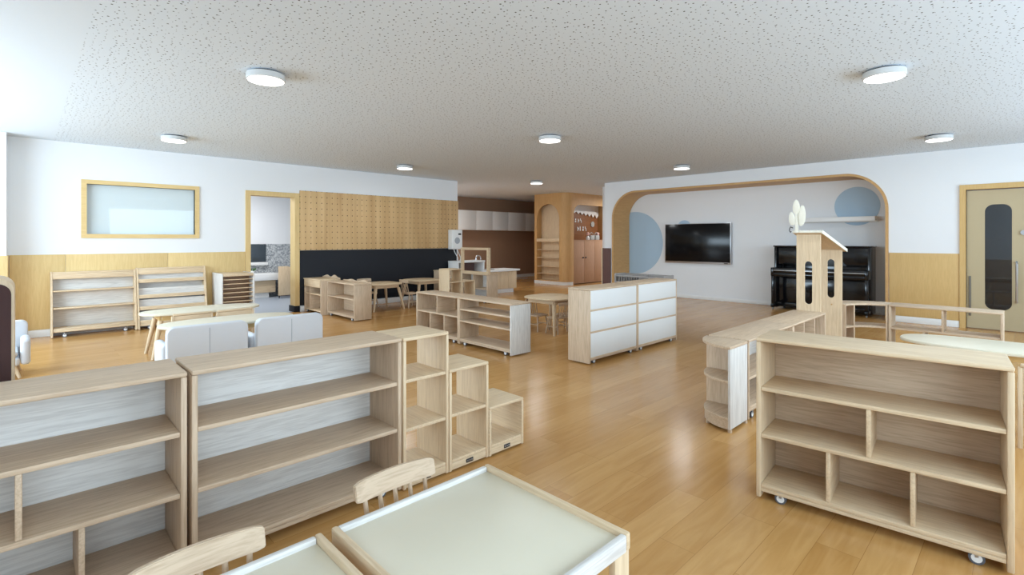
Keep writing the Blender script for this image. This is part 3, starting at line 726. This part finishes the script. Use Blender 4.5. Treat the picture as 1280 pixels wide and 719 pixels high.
# ------------------------------------------------------------------ kitchen corner under the peg board
struct(MB().box(3.66, 7.34, YL-0.03, YL-0.001, 1.13, 2.235, 0.002).build('trim_12', M['peg']), 'perforated plywood panel')
tag(MB().box(3.664, 7.3, YL-0.025, YL-0.002, 0.11, 1.126, 0.002).build('black_board', M['soot']), 'long black board on the wall under the perforated plywood', 'board')
struct(MB().box(3.664, 7.34, YL-0.02, YL-0.001, 0.0, 0.10, 0.002).build('baseboard_board', M['white']))
kc = cabinet('low_cabinet', 'low see-through cabinet at the end of the play kitchen', 'cabinet', (3.84, 8.635, 0), -90, w=1.01, d=0.31, h=0.602, shelves=(0.354,), back=None, bottom=0.077, group=G3)
board('rear_panel', kc, 'ash', 0.023, 0.56, 0.296, 0.306, 0.078, 0.58)
def wavy(x0, x1, z0, h, bumps):
    p = [(x0, z0)]; n = 40
    p2 = []
    for i in range(n+1):
        x = x0+(x1-x0)*i/n; z = h*0.35
        for (c, s, a) in bumps: z += a*math.exp(-((x-c)/s)**2)
        p2.append((x, z0+z))
    return [(x0, z0), (x1, z0)] + p2[::-1]
MB().prism(wavy(0.0, 1.01, 0.6025, 0.04, ((0.3, 0.12, 0.02), (0.75, 0.1, 0.03))), 'y', 0.295, 0.31, bev=0.002).build('wavy_board', W('ash', 'x'), kc)
o = thing('play_kitchen', 'play kitchen counter with a wavy back edge beside the washroom door', 'play kitchen', (3.73, 9.37, 0), -90)
w = 0.72
for x in (0, w-0.02): board('side_panel', o, 'ash', x, x+0.02, 0.0, 0.36, 0.0, 0.60, 0.004)
board('worktop', o, 'birch', -0.004, w+0.004, -0.015, 0.36, 0.6005, 0.622)
MB().prism(wavy(0, w, 0.6225, 0.05, ((0.18, 0.1, 0.035), (0.5, 0.1, 0.045))), 'y', 0.345, 0.36, bev=0.002).build('wavy_board', W('ash', 'x'), o)
board('apron', o, 'birch', 0.0205, w-0.0205, -0.012, 0.006, 0.48, 0.60)
for z in (0.36, 0.07): board('shelf', o, 'birch', 0.0205, w-0.0205, 0.004, 0.34, z-0.018, z)
board('divider', o, 'ash', 0.2, 0.218, 0.01, 0.34, 0.0705, 0.3415); board('divider', o, 'ash', 0.2, 0.218, 0.01, 0.34, 0.3605, 0.595)
board('back_panel', o, 'white_ash', 0.2185, w-0.0205, 0.3405, 0.35, 0.07, 0.60)
for x in (0.06, w-0.06): caster(o, x, 0.04)
o = thing('storage_box_cabinet', 'small closed cabinet at the far end of the black board', 'cabinet', (6.62, 9.07, 0))
MB().box(0, 0.34, 0, 0.29, 0.03, 0.62, 0.004).build('body', W('ash', 'z'), o); board('lid', o, 'birch', -0.006, 0.346, -0.006, 0.295, 0.6205, 0.645)
for x in (0.03, 0.31):
    for y in (0.03, 0.26): MB().cyl((x, y, 0), (x, y, 0.0295), 0.015).build('foot', M['rubber'], o)
# puppet frame cabinet
cabinet('low_cabinet', 'low shelf cabinet carrying the wooden puppet frame', 'cabinet', (6.9, 8.75, 0), -90, w=0.89, d=0.3, h=0.6, shelves=(0.3,), dividers=((1, 0.42),), back='full', group=G3)
MB().prism([(0, 0), (0.92, 0), (0.92, 0.555), (0, 0.555)], 'y', 0.0, 0.06, holes=[[(0.055, 0.05), (0.865, 0.05), (0.865, 0.505), (0.055, 0.505)]]).build('puppet_frame', W('birch', 'x'))
pf = bpy.data.objects['puppet_frame']; pf.location = (6.92, 8.765, 0.601); pf.rotation_euler = (0, 0, R(-90))
tag(pf, 'open rectangular wooden puppet frame standing on a low cabinet', 'frame')
# white tall counter at the wall corner
o = thing('white_counter', 'tall white counter below the white wall unit with hoses', 'counter', (7.02, 8.98, 0))
board('worktop', o, 'white', 0, 0.80, 0, 0.38, 0.80, 0.84); board('side_panel', o, 'white', 0.005, 0.03, 0.01, 0.38, 0, 0.7995); board('side_panel', o, 'white', 0.76, 0.79, 0.01, 0.38, 0, 0.7995)
board('back_panel', o, 'felt2', 0.0305, 0.7595, 0.35, 0.37, 0.0, 0.7995); board('divider', o, 'white', 0.17, 0.19, 0.02, 0.3495, 0.0, 0.7995)  # dark back colour paints in the shade inside the open front
# wash counter
o = thing('wash_counter', 'low wash counter with a curved white top and wooden doors in the brown nook', 'counter', (7.86, 9.13, 0))
MB().prism([(0, 0.55)] + [(0, 0.02)] + [(1.24*i/16, -0.035-0.03*math.sin(PI*i/16)) for i in range(17)] + [(1.24, 0.55)], 'z', 0.54, 0.585, bev=0.008).build('worktop', M['white'], o)
board('body', o, 'oak', 0.01, 1.17, 0.03, 0.53, 0.1, 0.5395)
board('plinth', o, 'white', 0.03, 1.1, 0.06, 0.5, 0.0, 0.0995)
for i in range(4): d = board('door', o, 'birch', 0.015+0.288*i, 0.298+0.288*i, 0.012, 0.0295, 0.105, 0.53)
MB().lathe([(0.17, 0.5855), (0.19, 0.587), (0.2, 0.589), (0.175, 0.590), (0.155, 0.5875)], (0.4, 0.28, 0)).build('basin', M['steel'], o)
MB().tube([(0.14, 0.4, 0.586), (0.14, 0.4, 0.86)] + [(0.14+0.075-0.075*math.cos(R(a)), 0.4-0.0*a, 0.86+0.075*math.sin(R(a))) for a in range(15, 181, 15)] + [(0.29, 0.4, 0.83)], 0.014).build('faucet', M['silver'], o)
# white wall unit with hoses
o = thing('wall_unit', 'white wall-mounted unit with a dark display and two hoses', 'appliance', (7.04, 9.22, 1.105))
MB().box(0, 0.29, 0, 0.165, 0, 0.45, 0.012, 3).build('casing', M['white'], o)
board('display', o, 'plate', 0.17, 0.25, -0.003, -0.0002, 0.33, 0.37, 0.001)
MB().cyl((0.14, -0.004, 0.2), (0.14, -0.0002, 0.2), 0.075, n=24).build('dial', M['dial'], o)
for x, y in ((0.1, 0.0), (0.2, 0.02)):
    MB().tube([(x, 0.08, 0.0), (x+0.02, 0.06, -0.08), (x+0.09-y, 0.04, -0.2), (x+0.10-y*2, 0.05, -0.262)], 0.008).build('hose', M['white'], o)
# upper wall cabinets
G12 = 'white upper cabinets on the brown wall'
for i, (a, b, lb) in enumerate(((8.5, 10.32, 'white upper cabinet on the brown wall, partly behind the wall corner'), (10.33, 11.72, 'white upper cabinet in the middle of the brown wall'), (11.73, 13.4, 'white upper cabinet on the brown wall, ending behind the arched bookcase'))):
    o = thing('wall_cabinet', lb, 'cabinet', (a, 12.28, 1.63), 0, G12)
    w = b-a
    MB().box(0, w, 0.02, 0.37, 0, 0.62, 0.003).build('body', M['white'], o)
    for k in range(2): board('door', o, 'white', 0.0004+k*w/2, w/2-0.0004+k*w/2, 0.0, 0.0195, 0.004, 0.616)

# ------------------------------------------------------------------ arched bookcase and play shop block
CX, CY, RC = 11.25, 9.33, 0.24
bk = thing('arched_bookcase', 'floor to ceiling wooden arched bookcase with a rounded corner', 'bookcase', (0, 0, 0))
a0, a1, at = 9.63, 10.52, 2.39
hole = [(a1, 0.12), (a0, 0.12)][::-1]
r = (a1-a0)/2
hole = [(a0, 0.12), (a1, 0.12), (a1, at-r)] + arc((a0+a1)/2, at-r, r, 0, 180, 16)[1:-1] + [(a0, at-r)]
MB().prism([(CY+RC, 0.09), (10.62, 0.09), (10.62, CH), (CY+RC, CH)], 'x', CX, CX+0.03, holes=[hole[::-1]]).build('face_panel', W('oak', 'z'), bk)
cp = arc(CX+RC, CY+RC, RC, 180, 270, 12); cq = [(11.524, CY), (11.524, CY+0.03)] + arc(CX+RC, CY+RC, RC-0.03, 270, 180, 12)
MB().prism(cp+cq, 'z', 0.09, CH).build('rounded_corner', W('oak', 'z'), bk)
board('back_panel', bk, 'birch', 11.47, 11.485, 9.62, 10.60, 0.09, 2.68); board('side_panel', bk, 'oak', 11.281, 11.4695, 10.53, 10.56, 0.09, 2.68); board('side_panel', bk, 'birch', 11.281, 11.4695, 9.58, 9.61, 0.09, 2.68)
for z, tk in ((0.12, 0.03), (0.315, 0.018), (0.53, 0.018), (0.792, 0.018), (1.03, 0.018), (1.36, 0.1)):
    board('shelf', bk, 'birch', 11.27 if z < 1.3 else 11.24, 11.469, a0-0.005, a1+0.005, z-tk, z)
MB().prism([(CX-0.005, 10.62)] + arc(CX+RC, CY+RC, RC+0.005, 180, 270, 10) + [(11.523, CY-0.005), (11.523, CY+0.03), (CX+RC, CY+0.04), (CX+0.04, CY+RC), (CX+0.04, 10.62)], 'z', 0.0, 0.089).build('plinth', M['white'], bk)
struct(MB().box(11.5, 15.9, 10.63, 10.72, 0, CH, 0).build('wall_bookcase', M['brownwall']))
struct(MB().box(13.6, 13.8, 10.72, 12.66, 0, CH, 0).build('wall_inner', M['brownwall']))
sh = thing('play_shop', 'wooden play shop niche with a brown sign wall and cabinet doors below', 'play shop', (0, 0, 0))
b0, b1 = 11.56, 13.6
MB().prism([(11.526, 0.0), (b0, 0.0), (b0, 2.06)] + arc(b0+0.3, 2.06, 0.3, 180, 90, 8)[1:] + arc(b1-0.3, 2.06, 0.3, 90, 0, 8) + [(b1, 0.0), (15.5, 0.0), (15.5, CH), (11.526, CH)], 'y', CY, CY+0.03).build('face_panel', W('oak', 'z'), sh)
board('counter', sh, 'rose', b0+0.002, b1-0.002, CY+0.005, 10.2, 1.29, 1.32)
for i in range(4):
    x = b0+0.004+i*0.51
    d = board('door', sh, 'rose', x, x+0.502, CY+0.01, CY+0.028, 0.03, 1.288)
    MB().cyl((x+0.44 if i % 2 == 0 else x+0.06, CY+0.0095, 0.79), (x+0.44 if i % 2 == 0 else x+0.06, CY-0.015, 0.79), 0.022).build('knob', M['plate'], d)
board('back_wall', sh, 'umber', b0+0.002, b1+0.6, 9.9, 9.93, 1.3205, 2.68)
board('inner_side', sh, 'oak', 13.5, 13.52, CY+0.035, 9.899, 1.3205, 2.68)
aw = [(11.7, 2.5), (13.49, 2.5), (13.49, 2.10)]
for i in range(9): aw += [(13.39-0.19*i, 2.02 + 0.022*i), (13.30-0.19*i, 2.13 + 0.015*i)]
MB().prism(aw, 'y', 9.86, 9.88).build('zigzag_awning', M['white'], sh)
letters = MB()
def glyph(x, z, s, kind):
    st = {0: ((0, 0, .28, 1),), 1: ((0, .05, .55, .42), (.08, .55, .5, .95)), 2: ((.1, 0, .38, .9), (.48, .3, .7, .7)), 3: ((0, .5, .28, 1), (.36, 0, .6, .6))}[kind]
    for (u0, v0, u1, v1) in st: letters.box(x+u0*s, x+u1*s, 9.885, 9.899, z+v0*s*1.2, z+v1*s*1.2, 0.002, 1)
for i, k in enumerate((0, 1, 2, 3)): glyph(12.18+0.13*i, 1.86, 0.11, k)
for i, k in enumerate((2, 0, 1, 3)): glyph(12.42+0.13*i, 1.60, 0.12, k)
letters.build('sign_lettering', M['white'], sh)
MB().cyl((13.2, 9.899, 1.82), (13.2, 9.87, 1.82), 0.09, n=24).build('round_badge', M['toygrey'], sh)
G13 = 'small toys on the play shop counter'
def toy(label, loc, kind, mat):
    o = thing('toy', label, 'toy', loc, 0, G13)
    if kind == 0:
        MB().lathe([(0.05, 0), (0.06, 0.06), (0.03, 0.12)]).build('body', mat, o); MB().lathe([(0.02, 0.1205), (0.05, 0.15), (0.055, 0.19), (0.03, 0.23), (0.005, 0.24)]).build('head', M['toypink'], o)
    else:
        MB().box(-0.09, 0.09, -0.06, 0.06, 0, 0.14, 0.01).build('basket', mat, o); MB().tube([(-0.08, 0, 0.14), (-0.06, 0, 0.2), (0, 0, 0.23), (0.06, 0, 0.2), (0.08, 0, 0.14)], 0.01).build('handle', mat, o)
toy('small pink-headed doll on the play shop counter, by the baskets', (12.45, 9.5, 1.3205), 0, M['white'])
toy('pale basket in the middle of the play shop counter', (12.64, 9.5, 1.3205), 1, M['toygrey'])
toy('pink-headed doll at the far end of the play shop counter', (12.98, 9.52, 1.3205), 0, M['toygrey'])
toy('small grey basket between the dolls on the play shop counter', (12.83, 9.46, 1.3205), 1, M['toygrey'])

# ------------------------------------------------------------------ inside the arch
XN = 10.849
o = thing('television', 'large black wall television with a silver bezel inside the arch', 'television', (XN-0.001, 5.21, 1.235))
MB().box(-0.075, -0.015, -0.765, 0.765, -0.44, 0.455, 0.006).build('casing', M['silver'], o)
MB().box(-0.0785, -0.0755, -0.75, 0.75, -0.40, 0.443, 0.001).build('screen', M['screen'], o)
MB().box(-0.0149, 0.0, -0.3, 0.3, -0.2, 0.2, 0.002).build('wall_bracket', M['plate'], o)
MB().box(-0.0775, -0.0755, -0.70, -0.62, -0.43, -0.412, 0.0005).build('port_panel', M['plate'], o)
G14 = 'grey-blue discs on the niche wall'
def disc(label, y, z, r):
    o = MB().cyl((0, 0, 0), (-0.006, 0, 0), r, n=64).build('wall_disc', M['blue']); o.location = (XN-0.0005, y, z); tag(o, label, 'wall disc', G14)
disc('large grey-blue wall disc cut off by the arch beside the television', 6.83, 1.25, 0.76)
disc('grey-blue wall disc behind the white shelf above the piano', 2.21, 1.935, 0.35)
disc('small grey-blue wall disc peeking over the television top edge', 5.53, 1.60, 0.17)
o = thing('wall_shelf', 'long white floating shelf above the piano', 'shelf', (XN-0.21, 1.9, 1.655))
board('board', o, 'white', 0, 0.2, 0, 1.2, 0.04, 0.085); board('front_lip', o, 'white', -0.012, -0.0005, 0, 1.2, 0.0, 0.085); board('wall_batten', o, 'white', 0.185, 0.203, 0, 1.2, -0.01, 0.0395)
# piano
o = thing('upright_piano', 'black glossy upright piano inside the arch behind the playhouse', 'piano', (10.2, 1.92, 0))
L = 1.54
for y in (0, L-0.04): board('end_panel', o, 'black', 0.2, 0.6, y, y+0.04, 0.03, 1.19, 0.004)
board('lid', o, 'black', 0.18, 0.61, -0.015, L+0.015, 1.1905, 1.215, 0.005)
board('upper_panel', o, 'black', 0.24, 0.26, 0.0405, L-0.0405, 0.86, 1.19); board('rear_panel', o, 'black', 0.575, 0.595, 0.0405, L-0.0405, 0.03, 1.19)
MB().prism([(0.35, 0.86)] + arc(L/2, 0.56, 0.52, 127, 53, 12)[::1] + [(L-0.35, 0.86)], 'x', 0.222, 0.2395).build('music_desk', M['black'], o)
for y in (0, L-0.05): board('arm', o, 'black', 0.0, 0.2, y, y+0.05, 0.64, 0.80, 0.008)
board('keybed', o, 'black', 0.005, 0.235, 0.0505, L-0.0505, 0.64, 0.70); board('key_slip', o, 'silver', 0.0, 0.0045, 0.05, L-0.05, 0.742, 0.755, 0.001); board('fallboard', o, 'black', 0.01, 0.235, 0.051, L-0.051, 0.7005, 0.80, 0.01)
board('lower_panel', o, 'black', 0.25, 0.27, 0.0405, L-0.0405, 0.13, 0.6395); board('bottom_board', o, 'black', 0.22, 0.57, 0.0405, L-0.0405, 0.05, 0.1295)
for y in (0.002, L-0.052):
    board('leg', o, 'black', 0.02, 0.07, y, y+0.05, 0.11, 0.6395, 0.006); board('toe_block', o, 'black', 0.0, 0.1995, y-0.002, y+0.052, 0.045, 0.1095, 0.008)
    c = MB().cyl((0.05, y+0.025, 0.02), (0.05, y+0.025, 0.0445), 0.012).build('caster', M['steel'], o); MB().cyl((0.05, y+0.013, 0.02), (0.05, y+0.037, 0.02), 0.0198).build('wheel', M['steel'], c)
for k in (-1, 0, 1): board('pedal', o, 'silver', 0.14, 0.2195, L/2+k*0.07-0.012, L/2+k*0.07+0.012, 0.06, 0.07)
for y in (0.1, L-0.1): MB().cyl((0.45, y, 0), (0.45, y, 0.0495), 0.02).build('rear_foot', M['black'], o)
# grey slotted rack behind the white-backed cabinet
o = thing('slotted_rack', 'grey wooden rack with upright slots rising behind the white-backed cabinets', 'rack', (6.41, 3.57, 0))
for y in (0, 0.80): board('side_panel', o, 'greywood', 0, 0.28, y, y+0.02, 0.0, 0.82)
board('front_panel', o, 'greywood', 0, 0.016, 0.0205, 0.7995, 0.05, 0.70); board('shelf', o, 'greywood', 0.0165, 0.28, 0.0205, 0.7995, 0.68, 0.70)
board('top_rail', o, 'greywood', 0.262, 0.28, 0.0205, 0.7995, 0.775, 0.815); board('top_rail', o, 'greywood', 0, 0.016, 0.0205, 0.7995, 0.775, 0.80)
for i in range(9): board('slat', o, 'greywood', 0.0165, 0.2615, 0.40+0.043*i, 0.412+0.043*i, 0.7005, 0.80, 0.001)

# ------------------------------------------------------------------ washroom pieces seen through the door
o = thing('wash_basin', 'low white washroom basin on a wooden cabinet', 'basin', (3.2, 12.08, 0))
board('worktop', o, 'white', 0, 1.08, 0, 0.5, 0.40, 0.55, 0.01); board('body', o, 'birch', 0.02, 0.98, 0.08, 0.5, 0.12, 0.3995); board('plinth', o, 'white', 0.02, 0.85, 0.12, 0.5, 0.0, 0.1195)
o = thing('mirror', 'low wall mirror with a white ledge in the washroom', 'mirror', (3.2, 12.56, 0))
MB().box(0, 0.90, 0.0, 0.035, 0.80, 1.22, 0.004).build('glass', plain('grey_mirror', (92, 102, 110), 0.15, metal=0.6), o); board('ledge', o, 'white', -0.02, 0.93, -0.06, 0.036, 0.73, 0.7995)
o = thing('potted_plant', 'small green plant on the washroom basin', 'plant', (3.75, 12.4, 0.5505))
MB().lathe([(0.04, 0), (0.05, 0.05), (0.045, 0.06)]).build('pot', M['white'], o)
lf = MB()
for i in range(14):
    a = i*2.4; l = 0.10+0.03*(i % 3); lf.prism([(x, z) for x, z in ((0, 0), (0.02, 0.04), (0.0, 0.09), (-0.02, 0.04))], 'y', -0.001, 0.001)
    bmesh.ops.transform(lf.bm, matrix=Matrix.Translation((0.03*math.cos(a), 0.03*math.sin(a), 0.06)) @ Matrix.Rotation(a, 4, 'Z') @ Matrix.Rotation(0.7, 4, 'Y'), verts=lf.bm.verts[-8:] if False else [v for v in lf.bm.verts][-8:])
lf.build('foliage', M['leafgreen'], o)
o = thing('stall_divider', 'pale wooden stall divider with a rounded corner in the washroom', 'divider', (4.2, 11.85, 0))
MB().prism(rrect(-0.06, 0.26, 0.06, 0.72, (0, 0, 0.14, 0.0)), 'y', 0, 0.03, bev=0.003).build('panel', W('birch', 'z'), o)
for x in (-0.04, 0.22): MB().cyl((x, 0.015, 0), (x, 0.015, 0.0595), 0.014).build('foot', M['plate'], o)
struct(MB().box(4.35, 5.3, 12.3, 12.45, 0, 0.62, 0.003).build('wall_low', M['felt2'])); struct(MB().box(4.34, 5.3, 12.29, 12.46, 0.62, 0.66, 0.003).build('trim_13', M['white']))

# ------------------------------------------------------------------ ceiling lights
G15 = 'round ceiling lights'
def lamp(x, y, label):
    o = thing('ceiling_light', label, 'ceiling light', (x, y, CH), 0, G15)
    MB().lathe([(0.125, -0.012), (0.145, -0.016), (0.148, -0.058), (0.144, -0.064), (0.138, -0.0655)], n=48).build('housing', M['housing'], o)
    MB().cyl((0, 0, -0.012), (0, 0, 0), 0.11, n=32).build('mount', M['plate'], o)
    MB().lathe([(0.137, -0.0660), (0.134, -0.070), (0.05, -0.073)], n=48).build('diffuser', M['led'], o)
    return o
for x, y, lb in ((1.43, 4.38, 'round ceiling light over the white armchairs, ringed by dark perforations'), (1.43, 7.9, 'round ceiling light over the far oval table near the framed window'),
                 (5.05, 8.05, 'round ceiling light in front of the perforated plywood panel'), (5.0, 4.44, 'round ceiling light above the low cubby cabinets in the middle of the room'),
                 (8.6, 8.05, 'small distant ceiling light nearest the arched bookcase'), (8.72, 4.5, 'small ceiling light just in front of the arch above the television'),
                 (4.99, 0.83, 'round ceiling light above the play enclosure cabinets'), (8.62, 0.85, 'round ceiling light by the top of the double door')):
    lamp(x, y, lb)

# ------------------------------------------------------------------ light
w = bpy.data.worlds.new('World'); scene.world = w; w.use_nodes = True
bg = w.node_tree.nodes['Background']; bg.inputs['Color'].default_value = (0.74, 0.86, 1.0, 1); bg.inputs['Strength'].default_value = 1.0
def area_light(name, loc, rot, sx, sy, power, col=(0.68, 0.86, 1.0)):
    l = bpy.data.lights.new(name, 'AREA'); l.shape = 'RECTANGLE'; l.size = sx; l.size_y = sy; l.energy = power; l.color = col
    o = bpy.data.objects.new(name, l); COL.objects.link(o); o.location = loc; o.rotation_euler = rot; return o
for i, x in enumerate((-0.2, 3.6, 7.4)):
    area_light('window_daylight', (x, -2.3, 1.6), (PI/2+R(14), 0, 0), 3.1, 1.6, 90)
area_light('window_daylight', (-2.6, 6.65, 1.6), (PI/2+R(11), 0, -PI/2), 4.3, 1.6, 225)
area_light('nook_fill', (8.0, 11.2, 2.62), (0, 0, 0), 0.3, 0.3, 40, (1, 0.98, 0.95))  # added unseen light to brighten the nook, has no fixture
area_light('passage_fill', (13.4, 8.3, 2.62), (0, 0, 0), 0.3, 0.3, 38, (1, 0.98, 0.95))  # added out-of-view fill light for the passage and bookcase block
area_light('corridor_fill', (11.5, -0.3, 2.6), (0, 0, 0), 0.5, 0.5, 22, (0.95, 0.98, 1.0))  # added fill light to brighten the view through the door glass
area_light('washroom_fill', (3.0, 11.0, 2.58), (0, 0, 0), 1.0, 1.0, 60, (1, 1, 1))  # added unseen fill light for the washroom
for (x, y) in ((1.43, 4.38), (1.43, 7.9), (5.05, 8.05), (5.0, 4.44), (8.6, 8.05), (8.72, 4.5), (4.99, 0.83), (8.62, 0.85)):
    l = bpy.data.lights.new('ceiling_lamp_light', 'AREA'); l.shape = 'DISK'; l.size = 0.26; l.energy = 7; l.color = (0.92, 0.97, 1.0)
    o = bpy.data.objects.new('ceiling_lamp_light', l); COL.objects.link(o); o.location = (x, y, CH-0.078)

# ------------------------------------------------------------------ colour management
vs = scene.view_settings
vs.view_transform = 'Standard'; vs.look = 'None'; vs.gamma = 1.0; vs.exposure = 0.26; vs.use_curve_mapping = False
scene.cycles.use_denoising = True
scene.cycles.max_bounces = 10; scene.cycles.diffuse_bounces = 6; scene.cycles.sample_clamp_indirect = 6.0
